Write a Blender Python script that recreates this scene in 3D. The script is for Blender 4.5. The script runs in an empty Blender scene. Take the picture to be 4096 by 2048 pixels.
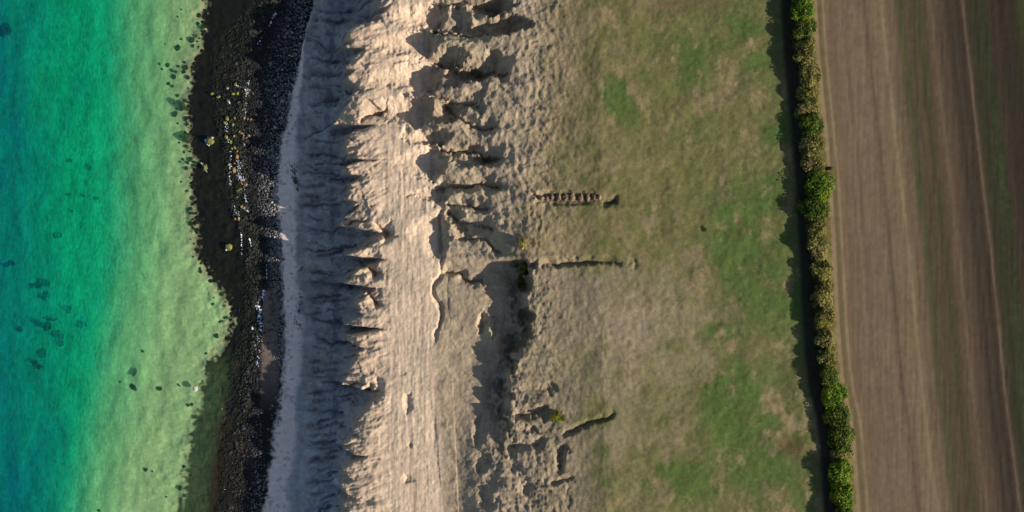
import bpy, math, random
import numpy as np
random.seed(7); rng = np.random.default_rng(7)
scene = bpy.context.scene
C = scene.collection
# ------------------------------------------------------------------ camera, sky, sun, exposure
H = 150.0                       # drone height above the sea
cam_d = bpy.data.cameras.new('camera'); cam = bpy.data.objects.new('camera', cam_d); C.objects.link(cam)
cam.location = (0, 0, H); cam.rotation_euler = (0, 0, 0)
cam_d.sensor_width = 36; cam_d.lens = 36*140/160; cam_d.clip_end = 3000; cam_d.clip_start = 1
scene.camera = cam
SUN_EL, SUN_AZ = math.radians(28.5), math.radians(-17)     # low sun in the east, a little south
w = bpy.data.worlds.new('World'); scene.world = w; w.use_nodes = True
nt = w.node_tree; nt.nodes.clear()
sky = nt.nodes.new('ShaderNodeTexSky'); sky.sky_type = 'NISHITA'; sky.sun_disc = False
sky.sun_elevation = SUN_EL; sky.sun_rotation = math.pi/2-SUN_AZ
bg = nt.nodes.new('ShaderNodeBackground'); bg.inputs[1].default_value = 0.074
wo = nt.nodes.new('ShaderNodeOutputWorld')
nt.links.new(sky.outputs[0], bg.inputs[0]); nt.links.new(bg.outputs[0], wo.inputs[0])
sl = bpy.data.lights.new('sun', 'SUN'); sl.energy = 4.6; sl.angle = math.radians(0.5); sl.color = (1, 0.91, 0.80)
so = bpy.data.objects.new('sun', sl); C.objects.link(so)
from mathutils import Vector
sd = Vector((math.cos(SUN_EL)*math.cos(SUN_AZ), math.cos(SUN_EL)*math.sin(SUN_AZ), math.sin(SUN_EL)))
so.rotation_euler = sd.to_track_quat('Z', 'Y').to_euler(); so.location = (60, -15, 60)
scene.view_settings.view_transform = 'Standard'; scene.view_settings.look = 'None'
scene.view_settings.gamma = 1; scene.view_settings.exposure = 0.55
scene.render.engine = 'CYCLES'
scene.render.resolution_x = 1024; scene.render.resolution_y = 512
try: scene.cycles.transparent_max_bounces = 16; scene.cycles.max_bounces = 6
except Exception: pass

# ------------------------------------------------------------------ helpers
LIT = 1.25
def lin(c):
    c = np.asarray(c, float)/255.0
    return np.where(c <= .04045, c/12.92, ((c+.055)/1.055)**2.4)
def alb(r, g, b): return lin((r, g, b))/LIT
def ss(a, b, x):
    t = np.clip((x-a)/(b-a), 0, 1); return t*t*(3-2*t)
def _h(ix, iy, seed):
    v = (ix*374761393 + iy*668265263 + seed*2147483647) & 0xffffffff
    v = ((v ^ (v >> 13))*1274126177) & 0xffffffff
    return ((v ^ (v >> 16)) & 0xffffff)/float(0xffffff)
def vn(x, y, seed=0):
    x, y = np.broadcast_arrays(x, y)
    fx = np.floor(x); fy = np.floor(y); ix = fx.astype(np.int64); iy = fy.astype(np.int64)
    u = x-fx; v = y-fy; u = u*u*u*(u*(u*6-15)+10); v = v*v*v*(v*(v*6-15)+10)
    a = _h(ix, iy, seed); b = _h(ix+1, iy, seed); c = _h(ix, iy+1, seed); d = _h(ix+1, iy+1, seed)
    return (a*(1-u)+b*u)*(1-v)+(c*(1-u)+d*u)*v
def fbm(x, y, seed=0, o=4, g=.5):        # about -1..1
    s = 0; a = 1; n = 0
    for k in range(o):
        r = .6*k
        xx = x*math.cos(r)-y*math.sin(r); yy = x*math.sin(r)+y*math.cos(r)
        s = s+a*(vn(xx*2**k+17*k, yy*2**k-9*k, seed+k)*2-1); n += a; a *= g
    return s/n*1.5
def ridged(x, y, seed=0, o=4):
    s = 0; a = 1; n = 0
    for k in range(o):
        s = s+a*(1-np.abs(vn(x*2**k+13*k, y*2**k+5*k, seed+k)*2-1)*1.6); n += a; a *= .5
    return s/n
def S(z): return 0.15625*(H-z)/140.0
def P(px, py, z): return ((px-512)*S(z), (256-py)*S(z))
# the same places read off in four enlarged quarters of the coast
R3 = lambda x, y: (256+x/5.03, y/5.03)
R4 = lambda x, y: (256+x/5.03, 256+y/5.03)
R5 = lambda x, y: (512+x/5.03, y/5.03)
R6 = lambda x, y: (512+x/5.03, 256+y/5.03)
R8 = lambda x, y: (412.5+x*.11645, y*.11645)

# lines that run along the coast: (list of (py, px), height)
CV = [
 ([(0, -120), (512, -120)], -7.0),
 ([(0, 125), (256, 122), (400, 95), (512, 70)], -2.6),
 ([(0, 212), (20, 207), (50, 203), (70, 195), (100, 190), (130, 190), (160, 196), (200, 195), (256, 200), (290, 228), (320, 238), (345, 228), (370, 212), (400, 205), (440, 195), (480, 188), (512, 183)], -0.75),
 ([(0, 278), (20, 268), (60, 250), (100, 246), (200, 248), (245, 262), (290, 262), (340, 259), (360, 254), (400, 250), (440, 245), (480, 240), (512, 237)], 0.0),
 ([(0, 313), (40, 303), (100, 290), (150, 279), (190, 276), (256, 281), (330, 284), (380, 283), (420, 278), (460, 270), (512, 262)], 0.9),
 ([(0, 314), (40, 305), (100, 304), (200, 303), (256, 305), (330, 308), (400, 305), (512, 299)], 1.5),
 ([(0, 322), (50, 327), (100, 322), (150, 329), (200, 328), (256, 331), (340, 332), (400, 331), (512, 325)], 4.0),
 ([(0.0, 386), (4.0, 386), (11.9, 384.6), (21.9, 360.8), (31.8, 346.5), (43.7, 338.5), (48.7, 368.8), (53.7, 356.8), (59.6, 352.8), (67.6, 344.5), (70.0, 350.8), (79.5, 349.4), (89.5, 360.8), (95.4, 352.8), (107.4, 343.5), (117.3, 335.5), (121.7, 330.6), (124.9, 372.8), (131.2, 352.8), (139.2, 345.5), (153.1, 343.5), (157.1, 345.5), (159.4, 368.8), (165.0, 349.4), (173.0, 343.5), (175.9, 360.8), (184.9, 349.4), (198.8, 346.5), (201.2, 356.8), (210.7, 352.8), (224.7, 335.5), (227.6, 360.8), (232.6, 384.6), (246.5, 368.8), (254.5, 343.5), (257.0, 360.8), (259.0, 384.6), (267.9, 360.8), (275.9, 352.8), (283.8, 341.5), (287.8, 376.8), (295.8, 364.8), (303.7, 356.8), (315.6, 368.8), (325.6, 344.5), (328.6, 384.6), (335.5, 347.5), (343.5, 346.5), (347.5, 360.8), (355.4, 356.8), (367.3, 352.8), (379.3, 345.5), (387.6, 338.5), (391.2, 378.6), (403.1, 376.8), (415.0, 364.8), (425.0, 356.8), (434.9, 360.8), (442.9, 345.5), (450.8, 343.5), (456.8, 364.8), (462.8, 349.4), (470.7, 341.5), (478.7, 347.5), (484.6, 343.5), (494.6, 340.5), (498.5, 349.4), (506.5, 345.5), (512.1, 343.5)], 10.6),
 ([(0, 394), (200, 391), (330, 393), (512, 388)], 11.3),
 ([(0, 436), (20, 433), (28, 425), (40, 421), (56, 424), (62, 431), (74, 429), (88, 427), (100, 419), (117, 417), (129, 423), (143, 431), (159, 431), (179, 434), (205, 441), (219, 438), (256, 440), (274, 440), (288, 431), (294, 431), (306, 439), (322, 439), (345, 431), (375, 430), (420, 436), (470, 440), (512, 442)], 12.1),
 ([(0, 446), (28, 436), (56, 436), (62, 440), (100, 431), (143, 440), (205, 450), (256, 450), (288, 447), (345, 450), (375, 452), (512, 458)], 13.5),
 ([(0, 540), (256, 520), (512, 545)], 16.6),
 ([(0, 600), (256, 600), (512, 605)], 18.6),
 ([(0, 795), (256, 812), (512, 838)], 20.0),
 ([(0, 1150), (512, 1150)], 21.0),
]
mpy = np.array([0, 128, 256, 384, 512])
_mx = [[np.interp(p, [a for a, b in c], [b for a, b in c]) for p in mpy] for c, z in CV]
def zapp(px, py):
    xs = [np.interp(py, mpy, m) for m in _mx]; return float(np.interp(px, xs, [z for c, z in CV]))
def Q(p): return P(p[0], p[1], zapp(p[0], p[1]))

# ------------------------------------------------------------------ the ground as one height field
def steps(segs):
    out = []
    for a, b, d in segs: out.append(np.arange(a, b, d))
    return np.concatenate(out)
xs = steps([(-150, -92, 3.0), (-92, -52, .34), (-52, -36, .2), (-36, 14, .115), (14, 90, .16), (90, 150, 3.0), (150, 150.1, 1)])
ys = steps([(-85, -42, 1.6), (-42, 42, .135), (42, 86, 1.6)])
X, Y = np.meshgrid(xs, ys); shp = X.shape
CX = []; 
for c, z in CV:
    c = [(-250, c[0][1])] + list(c) + [(760, c[-1][1])]
    w_ = [P(px, py, z) for py, px in c]
    CX.append(np.interp(-ys, [-b for a, b in w_], [a for a, b in w_]))
CX = np.array(CX); CZ = np.array([z for c, z in CV])
wx = .7*fbm(X/5, Y/3.2, 11, 3)+.12*fbm(X/1.2, Y/1.0, 12, 3)
cliffw = ss(-38, -33, X)*(1-ss(5, 20, X)); terrw = np.exp(-((X+13)/3.0)**2)
Xw = X+wx*cliffw*(.35+.65*ss(-8, -4, X))
al_ = X*.93+Y*.36; ac_ = -X*.36+Y*.93
spk = ss(-28.5, -26, X)*(1-ss(-20.5, -17, X))
Xw = Xw-spk*(1.7*(ridged(al_/8, ac_/1.25+.25*fbm(X/2, Y/2, 14, 2), 15, 3)-.45))*(.55+.6*vn(Y/6, Y*0, 16))
Z = np.zeros(shp); Tz = np.zeros(shp)
for j in range(shp[0]):
    tt = np.interp(Xw[j], CX[:, j], np.arange(len(CZ))); fr_ = tt-6; tt = np.where((fr_ > 0) & (fr_ < 1), 6+np.abs(fr_)**1.9, tt)
    Z[j] = np.interp(tt, np.arange(len(CZ)), CZ)
    Tz[j] = np.interp(X[j], CX[:, j], np.arange(len(CZ)))       # zone coordinate, used for colours
def polydist(pts):
    p = [Q(a) for a in pts]; D = np.full(shp, 1e9); T = np.zeros(shp); L = 0
    seg = [math.dist(p[i], p[i+1]) for i in range(len(p)-1)]; tot = sum(seg)
    x0 = min(a for a, b in p)-6; x1 = max(a for a, b in p)+6; y0 = min(b for a, b in p)-6; y1 = max(b for a, b in p)+6
    i0, i1 = np.searchsorted(xs, [x0, x1]); j0, j1 = np.searchsorted(ys, [y0, y1])
    sx = X[j0:j1, i0:i1]+.35*fbm(X[j0:j1, i0:i1]/1.3, Y[j0:j1, i0:i1]/1.3, 31, 3); sy = Y[j0:j1, i0:i1]+.35*fbm(X[j0:j1, i0:i1]/1.3, Y[j0:j1, i0:i1]/1.3, 35, 3)
    d = np.full(sx.shape, 1e9); t = np.zeros(sx.shape); sg = np.zeros(sx.shape)
    for i in range(len(p)-1):
        ax, ay = p[i]; bx, by = p[i+1]; vx, vy = bx-ax, by-ay
        q = np.clip(((sx-ax)*vx+(sy-ay)*vy)/(vx*vx+vy*vy), 0, 1)
        dd = np.hypot(sx-ax-q*vx, sy-ay-q*vy); m = dd < d
        sg[m] = (sy-ay-q*vy)[m]; d[m] = dd[m]; t[m] = (L+q[m]*seg[i])/tot; L += seg[i]
    return (slice(j0, j1), slice(i0, i1)), d, t, sg
carve = np.zeros(shp)
def gully(pts, depth, width, ends=.3, p=1.2, asym=1.0, prof=None):
    sl_, d, t, sg = polydist(pts)
    f = np.clip(1-d/(width*np.where(sg > 0, asym, 1/asym)), 0, 1)**p*depth*np.clip(np.minimum(t, 1-t)/max(ends, 1e-3)+.15, 0, 1)
    if prof: f = np.clip(1-d/(width*np.where(sg > 0, asym, 1/asym)), 0, 1)**p*depth*np.interp(t, *prof)
    carve[sl_] = np.maximum(carve[sl_], f)
G3 = lambda *a: [R3(*q) for q in a]; G4 = lambda *a: [R4(*q) for q in a]; G6 = lambda *a: [R6(*q) for q in a]
# gullies of the lower, seaward cliff
low = [
 (G3((660, 0), (540, 15), (430, 40), (340, 40), (280, 30)), 1.8, 2.2),
 (G3((660, 150), (620, 90), (560, 100), (500, 150)), .9, 1.3),
 (G3((620, 240), (530, 238), (440, 235), (350, 242), (310, 208), (260, 190)), 2.3, 2.2),
 (G3((520, 320), (440, 300), (370, 295), (270, 300)), 1.0, 1.4),
 (G3((480, 380), (420, 372), (340, 372), (250, 380)), .7, 1.2),
 (G3((520, 452), (460, 470), (400, 495), (330, 505), (280, 530)), 1.9, 1.9),
 (G3((650, 470), (640, 560), (540, 590), (520, 630)), 1.2, 1.6),
 (G3((660, 645), (560, 635), (470, 628), (370, 622), (300, 660), (250, 690)), 2.2, 2.9),
 (G3((620, 790), (540, 795), (440, 790), (370, 778), (270, 770)), 1.9, 1.8),
 (G3((560, 930), (480, 905), (400, 875), (300, 868), (240, 872)), 1.7, 1.8),
 (G3((420, 930), (350, 930), (250, 935)), .6, 1.0),
 (G3((380, 985), (330, 980), (240, 985)), .6, 1.0),
 (G3((450, 1030), (350, 1025), (230, 1040)), 1.1, 1.4),
 (G3((720, 1060), (640, 1062), (590, 1112), (500, 1110), (430, 1125), (380, 1160), (260, 1155)), 2.3, 2.8),
 (G3((740, 1190), (650, 1180), (610, 1150), (590, 1115)), 1.1, 1.6),
 (G3((560, 1270), (450, 1262), (350, 1275), (280, 1285)), 1.0, 1.5),
 (G4((690, 140), (650, 92), (590, 95), (560, 62), (500, 15)), 1.5, 1.6),
 (G4((640, 190), (590, 180), (510, 158), (400, 148), (290, 135)), 2.3, 2.2),
 (G4((660, 270), (600, 235), (560, 190)), .8, 1.2),
 (G4((600, 380), (560, 370), (450, 352), (380, 345), (290, 315)), 2.2, 2.4),
 (G4((640, 470), (540, 455), (450, 440), (380, 450), (300, 400)), 1.6, 2.4),
 (G4((660, 600), (610, 600), (560, 640), (500, 655), (410, 665), (330, 640)), 2.4, 2.6),
 (G4((560, 740), (550, 700), (590, 640)), 1.2, 1.5),
 (G4((540, 860), (480, 850), (380, 800), (300, 780)), 2.0, 3.0),
 (G4((600, 920), (530, 920), (470, 900), (380, 860)), 1.4, 2.2),
 (G4((560, 1020), (500, 1015), (430, 1010), (360, 990)), 1.6, 2.4),
 (G4((570, 1150), (500, 1130), (430, 1120), (340, 1110)), 1.4, 2.2),
 (G4((600, 1260), (520, 1230), (440, 1220), (330, 1230)), 1.6, 2.4),
]
for pts, d, wd in low:
    gully(pts, d*1.3, wd*1.35, p=1.0, asym=1.5, prof=([0, .3, .62, .85, 1], [.05, .28, 1, .6, .15]))
    gully(pts, d*.9+1.3, .8, p=1.0, prof=([0, .3, .5, .85, 1], [0, .25, 1, .7, .3]))
gully([(c[1], c[0]) for c in CV[6][0]], .7, .6, .05, .9)
gully([(c[1]+1, c[0]) for c in CV[9][0][14:23]], .55, .5, .1, .9)
for k in range(64):                                          # many smaller rills in the foot of the cliff
    py = 4+k*8+rng.uniform(-3, 3); a = rng.uniform(-5, 5)
    gully([(349+rng.uniform(-8, 14), py), (331, py+a*.5), (318, py+a), (306, py+a*1.5+rng.uniform(-3, 3))], rng.uniform(.9, 1.9), rng.uniform(.6, 1.0), .25, 1.0)
# gullies in the upper slope
up = [
 (G3((1288, 375), (1180, 350), (1100, 352), (1010, 350), (940, 320), (885, 305)), 1.4, 1.6),
 (G3((1180, 165), (1080, 172), (950, 160), (880, 150)), 1.0, 1.3),
 (G3((1250, 60), (1190, 30), (1060, 5), (905, 15)), .9, 1.4),
 (G3((1130, 520), (1060, 520), (960, 505), (900, 470), (860, 445)), .9, 1.3),
 (G3((1220, 640), (1130, 650), (1060, 615), (1000, 570), (940, 510)), 1.0, 1.3),
 (G3((1250, 800), (1160, 790), (1070, 760), (960, 760), (900, 735)), 1.2, 1.5),
 (G3((1230, 945), (1130, 925), (1000, 940), (900, 935)), 1.1, 1.3),
 (G3((1180, 1050), (1090, 1045), (1020, 1020), (940, 1028)), .8, 1.1),
 (G3((1200, 1150), (1120, 1135), (1030, 1130), (950, 1050)), .9, 1.2),
 (G3((1230, 1280), (1160, 1200), (1060, 1200)), .5, .9),
 (G4((1150, 150), (1130, 130), (1080, 140), (1040, 110), (985, 82), (930, 90)), .6, .8),
 (G6((130, 42), (250, 44), (330, 32), (400, 22), (480, 30), (550, 30)), 1.0, .75),
 (G6((0, 38), (60, 40), (130, 42)), 1.2, .9),
 (G6((0, 795), (90, 800), (180, 780)), 1.0, 1.2),
 (G6((240, 900), (320, 870), (380, 850), (440, 830), (480, 815), (515, 780)), .7, .7),
 (G6((0, 950), (100, 955), (180, 930)), .7, 1.0),
 (G6((260, 940), (250, 1010), (240, 1070)), .9, .9),
 (G6((320, 1110), (250, 1130), (140, 1140)), .6, .8),
]
for pts, d, wd in up[:11]:
    gully(pts, d*1.5, wd*1.35, .15, 1.0, 1.35); gully(pts, d*1.5+.5, .6, .1, 1.0)
for pts, d, wd in up[11:]: gully(pts, d*1.0, wd, .15, 1.1, 1.2)
gully([(536, 197), (560, 197.6), (590, 197.8), (604, 200), (618, 201.5)], .75, 1.05, .1, .6)     # trench of the clod row
gully([(606, 201.5), (617, 201)], .9, .6, .2, .8)
Z -= carve
# south of the gully at half height the slope is lower and ends in an abrupt step further inland
_px = 512+X/S(14); _py = 256-Y/S(14)
edge = np.interp(_py, [0, 255, 262, 300, 335, 345, 380, 420, 460, 512], [526, 526, 528, 530, 531, 518, 511, 508, 500, 497])+5*fbm(X/1.5, Y/1.5, 401, 3)
west = 1-ss(-6, 2.5, _px-edge)
gain = np.where(Tz < 10, .42*np.clip(Tz-9, 0, 1), .42+.58*np.clip((_px-450)/75, 0, 1))
Z -= west*gain*(2.7+.9*np.exp(-((_py-270)/9)**2)+.8*fbm(X/3, Y/2.5, 403, 3)*ss(478, 500, _px))*(ss(190, 285, _py)*np.clip((525-_px)/60, 0, 1)+(1-np.clip((525-_px)/60, 0, 1))*ss(258, 265, _py+.4*fbm(X, Y, 402, 2)))*(1-.82*ss(408, 450, _py)*ss(446, 486, _px))
# scooped hollows with a steep eastern wall: bounds of the hollow in the enlarged views
scp = np.zeros(shp)
def scoop(x0, x1, y0, y1, R, k=1.0, lip=1.0):
    a = Q(R(x0, (y0+y1)/2)); b = Q(R(x1, (y0+y1)/2)); c = Q(R(x0, y0)); d_ = Q(R(x0, y1))
    ax, bx = a[0], b[0]; yc = (c[1]+d_[1])/2; ry = abs(c[1]-d_[1])/2*1.15; wdt = bx-ax
    i0, i1 = np.searchsorted(xs, [ax-wdt*(lip+.6)-1, bx+3]); j0, j1 = np.searchsorted(ys, [yc-ry*1.4-1, yc+ry*1.4+1])
    sl_ = (slice(j0, j1), slice(i0, i1)); x = X[sl_]+.45*fbm(X[sl_]/1.3, Y[sl_]/1.3, 51, 5, .6); y = Y[sl_]+.6*fbm(X[sl_]/1.5, Y[sl_]/1.5, 57, 5, .6)
    v = (y-yc)/ry; edge = bx-wdt*.72*np.abs(v-.12)**1.35
    u = (x-ax)/np.maximum(edge-ax, wdt*.15)
    f = np.where(u < .2, np.clip((u+lip)/(lip+.2), 0, 1)**1.2, np.clip((1.0-u)/.8, 0, 1)**.9)
    f *= np.clip(1-v*v, 0, 1)**.4
    scp[sl_] = np.maximum(scp[sl_], f*wdt*.62*k)
for b in [(200, 400, 40, 250), (370, 560, 50, 270), (560, 650, 90, 180), (720, 910, 0, 120), (800, 1060, 150, 290), (100, 290, 260, 500),
          (300, 510, 420, 570), (690, 800, 430, 600), (130, 330, 540, 790), (370, 500, 600, 750), (540, 770, 580, 700), (600, 650, 700, 860),
          (50, 250, 830, 1080), (290, 480, 870, 1050), (210, 360, 1110, 1230), (590, 640, 900, 1000), (500, 590, 1230, 1310)]:
    scoop(*b, R8, 1.15, 2.6)
for b in [(885, 980, 740, 900), (1060, 1130, 770, 840), (1130, 1240, 790, 830), (915, 990, 945, 1010), (1070, 1095, 1000, 1020), (920, 990, 1090, 1280),
          (990, 1040, 1040, 1110), (1040, 1110, 1140, 1200)]:
    scoop(*b, R3, .9, 2.6)
for b in [(760, 790, 270, 310), (792, 822, 262, 325), (820, 838, 305, 330), (715, 732, 235, 252), (745, 775, 590, 640), (765, 780, 495, 530), (810, 830, 840, 870),
          (755, 790, 650, 720), (885, 905, 1005, 1045), (750, 850, 380, 395), (770, 800, 420, 440), (785, 800, 370, 390), (590, 600, 510, 530)]:
    scoop(*b, R3, .6, .4)
for b in [(1130, 1200, 290, 400), (1190, 1250, 300, 420)]:
    scoop(*b, R4, .92, .25)
for b in [(600, 660, 610, 740), (755, 800, 690, 790), (768, 800, 930, 980), (752, 800, 1100, 1150), (1110, 1180, 830, 960), (1120, 1200, 980, 1090), (1130, 1200, 1150, 1260)]:
    scoop(*b, R4, .5, .6)
for b in [(180, 240, 640, 700), (160, 215, 765, 830), (225, 270, 950, 1050), (285, 310, 960, 1000), (0, 60, 930, 1010), (60, 120, 1140, 1200),
          (280, 300, 1150, 1288), (0, 50, 1020, 1100), (90, 150, 860, 900), (240, 270, 1060, 1090)]:
    scoop(*b, R6, .55, 1.2)
scoop(105, 135, 980, 1005, R5, .9, .3); scoop(455, 540, 1003, 1020, R5, .25, .2); scoop(588, 598, 15, 50, R6, .8, .4); scoop(612, 636, 12, 60, R6, .6, .4); scoop(625, 636, 130, 165, R6, .5, .4)
Z -= scp
# surface relief
A = lambda a, b, c, d: ss(a, b, Tz)*(1-ss(c, d, Tz))
face = A(4.8, 5.4, 7.3, 8.2); uface = A(9.0, 9.6, 11.0, 11.9); terr = A(7.2, 8.0, 8.9, 9.3)
fl = ss(5.6, 6.6, Tz)*(1-ss(7.35, 8.0, Tz)); Z += fl*(.22*ridged((X*.84+Y*.54)/3.4, (Y*.84-X*.54)/.95+.4*fbm(X/3, Y/3, 303, 2), 301, 4)+.06*ridged(X/.9, Y/.5, 305, 3))
Z += face*(.42*ridged(X/3.2+fbm(X/4, Y/4, 3)*.6, Y/1.0+fbm(X/2, Y/2, 4)*.5, 5, 5)+.10*fbm(X/1.4, Y/.8, 8, 4))
st = X/1.5+fbm(X/6, Y/5, 21, 3)*1.1+.5*np.cos(Y/2.1)
uface = uface*(1-.55*ss(245, 280, _py)*(1-ss(470, 490, _px)))
Z += uface*(.16*(np.abs((st % 1)-.35)-.2)*(1-.7*ss(220, 262, _py))+.16*fbm(X/4, Y/2.2, 61, 5, .55)+.34*ridged((X*.94-Y*.34)/4.5, (Y*.94+X*.34)/1.5+.4*fbm(X/2.5, Y/2.5, 66, 3), 62, 4)+.06*fbm(X/.5, Y/.5, 67, 3))
rag = ss(250, 340, 256-Y/.147)                                 # looser, slumped ground in the south
Z += uface*rag*(.07*ridged(X/1.2, Y/3.6, 71, 4)+.03*fbm(X/.9, Y/.7, 75, 3))+(.25*ridged(X/1.4, Y/1.8, 331, 5)+.15*fbm(X/.5, Y/.6, 333, 3))*ss(258, 266, _py)*(1-ss(425, 445, _py))*np.exp(-((_px-edge)/16)**2)+uface*ss(405, 435, _py)*ss(465, 480, _px)*(.24*ridged(X/1.9, Y/2.6, 77, 5)+.06*fbm(X, Y, 78, 4))
Z += terr*(.05*fbm(X/1.1, Y/9, 23, 3)+.03*fbm(X/.4, Y/4, 24, 3)+.035*fbm(X/.7, Y/.7, 26, 3))
Z += ss(7.4, 8.2, Tz)*(1-ss(11.3, 12, Tz))*.028*fbm(X/.35, Y/.35, 28, 3)
grassw = A(11.2, 12.0, 12.95, 13.0)
Z += grassw*(.14*fbm(X/3.5, Y/3.5, 41, 3)+.05*fbm(X/.7, Y/.7, 43, 4))+A(10.7, 11.3, 11.7, 12.4)*(.04*ridged(X/1.0, Y/2.4, 45, 4)+.03*fbm(X/.5, Y/.7, 46, 3))
Z += A(3.0, 3.4, 4.2, 4.9)*.07*fbm(X/1.2, Y/2.0, 47, 4)+A(1.4, 2.0, 3.0, 3.3)*.18*fbm(X/1.2, Y/1.2, 48, 4)+A(0, .6, 1.4, 2.0)*.25*fbm(X/3, Y/6, 49, 3)
Z += ss(13.0, 13.15, Tz)*(.02*fbm(X/.4, Y/6, 91, 2)+.010*fbm(X/.45, Y/.6, 92, 3))
def ground(x, y):
    i = int(np.clip(np.searchsorted(xs, x), 1, len(xs)-1)); j = int(np.clip(np.searchsorted(ys, y), 1, len(ys)-1))
    return float(Z[j-1:j+1, i-1:i+1].mean())
def PZ(px, py):
    z = zapp(px, py)
    for _ in range(3):
        x, y = P(px, py, z); z = ground(x, y)
    return x, y, z

# ------------------------------------------------------------------ colours of the ground
col = np.zeros(shp+(3,)); 
def paint(m, c):
    m = np.clip(m, 0, 1)[..., None]; col[:] = col*(1-m)+np.asarray(c)*m
PX = 512+X/S(0)*(1+0*X); 
s_ = 0.15625*(H-Z)/140.0; PX = 512+X/s_; PY = 256-Y/s_          # place names in picture units, used only to read off the patches
n1 = fbm(X/2.2, Y/2.2, 101, 5); n2 = fbm(X/.6, Y/.6, 103, 4); n3 = fbm(X/8, Y/8, 105, 4); ns = fbm(X/.5, Y/5, 107, 4)
col[:] = np.array([.56, .54, .37])                                             # sandy sea bed
mud = ss(1.93, 2.0, Tz+.05*n1+.06*n2)
south = ss(345, 375, PY)
paint(mud, np.array([.012, .013, .010]))
paint(mud*ss(.1, .7, n1+.3*n2)*(1-ss(2.7, 2.95, Tz)), np.array([.017, .018, .009]))
paint(mud*south*(1-ss(2.35, 2.7, Tz+.2*n1)), np.array([.085, .085, .045])*.8)
paint(mud*south*(1-ss(2.35, 2.7, Tz+.2*n1))*ss(.15, .5, n2+n1*.5), np.array([.035, .04, .025]))
bw = np.exp(-(((PX-226)/20)**2+((PY-470)/55)**2)**1.5); paint(bw*.9*ss(1.9, 2.2, Tz), np.array([.040, .026, .014]))
bw = np.exp(-(((PX-238)/12)**2+((PY-395)/25)**2)**2); paint(bw*.8, np.array([.012, .011, .012]))
paint(ss(2.9, 3.05, Tz+.05*n2), np.array([.018, .018, .019]))
bs = ss(258, 264, PX)*(1-ss(276, 281, PX+2*n2))*ss(283, 292, PY)*(1-ss(360, 420, PY)); paint(bs, np.array([.17, .13, .105]))
sand = ss(3.93, 4.10, Tz+.10*n2+.10*n1-.3*ss(0, 1, 1-PY/110)); paint(sand, np.array([.72, .61, .54]))
paint(sand*ss(.35, .8, n2+.4*n1)*.6*(1-ss(4.8, 5, Tz)), np.array([.20, .19, .19]))
cl = ss(4.55, 4.9, Tz+.15*n1); paint(cl, np.array([.33, .31, .30]))
paint(cl*(1-ss(6.2, 6.8, Tz))*ss(-.1, .5, n1)*.6, np.array([.22, .225, .20]))
stk = ridged(X/7+.3*n1, Y/1.1+.5*fbm(X/3, Y/3, 161, 3), 163, 4)
paint(cl*(1-ss(6.9, 7.1, Tz))*ss(5.7, 6.1, Tz+.2*n2), np.array([.25, .235, .25]))
paint(cl*(1-ss(6.9, 7.1, Tz))*ss(.35, .75, stk)*.32, np.array([.13, .125, .12])); paint(cl*(1-ss(6.9, 7.1, Tz))*ss(.2, .8, -n1+.5*n2)*.4, np.array([.42, .41, .42]))
paint(cl*(1-ss(6.7, 7.0, Tz))*ss(370, 430, PY)*ss(-.4, .6, n1)*.5, np.array([.42, .45, .50]))
paint(A(6.6, 7.1, 12.5, 13), alb(200, 176, 150))
paint(A(7.3, 8.2, 8.9, 9.1), alb(222, 197, 168)); paint(A(7.3, 8.2, 8.6, 9.1)*ss(.2, .7, fbm(X/.28, Y/7, 109, 3))*.45, alb(176, 152, 126)); paint(A(7.3, 8.2, 9.0, 9.3)*ss(.1, .8, ns)*.5, alb(186, 166, 146))
paint(A(9.1, 9.5, 12, 13), alb(176, 157, 131)); paint(A(9.1, 9.5, 11, 13)*ss(0, .7, n1)*.6, alb(192, 175, 142)); paint(A(9.1, 9.5, 11, 13)*ss(.1, .7, -n1)*.5, alb(160, 143, 122))
up_ = ss(10.7, 11.5, Tz+.25*n3+.2*n1); paint(up_, alb(160, 142, 108)); paint(up_*ss(-.2, .5, n2+.5*n1)*.5, alb(136, 124, 94))
scrub_shade = np.clip(np.exp(-(((PX-518)/17)**2+((PY-310)/55)**2)**2)*ss(-.5, .4, n1+.6*n2)+np.exp(-(((PX-520)/42)**2+((PY-462)/52)**2)**2)*ss(.0, .6, n1+.7*n2)*.75+np.exp(-(((PX-503)/22)**2+((PY-385)/40)**2)**2)*ss(-.2, .5, n1+.6*n2), 0, 1)
paint(up_*ss(245, 275, PY)*.7, alb(152, 139, 116)); paint(up_*ss(245, 275, PY)*ss(0, .6, fbm(X/.5+Y*.2, Y/2.2, 171, 4))*.55, alb(120, 108, 86))
gr = ss(11.05, 12.25, Tz+.35*n3+.25*n1-.35*np.exp(-((PY-300)/60)**2)-.15*ss(300, 420, PY)-.18*ss(245, 275, PY))
paint(gr*.92, alb(112, 109, 68)); paint(gr*ss(-.3, .5, n1*.7+n2*.5)*.6, alb(104, 104, 62))
paint(scrub_shade*.8, np.array([.045, .042, .035]))  # dark scrub patches; in the hollow they also paint its shadow darker
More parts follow.
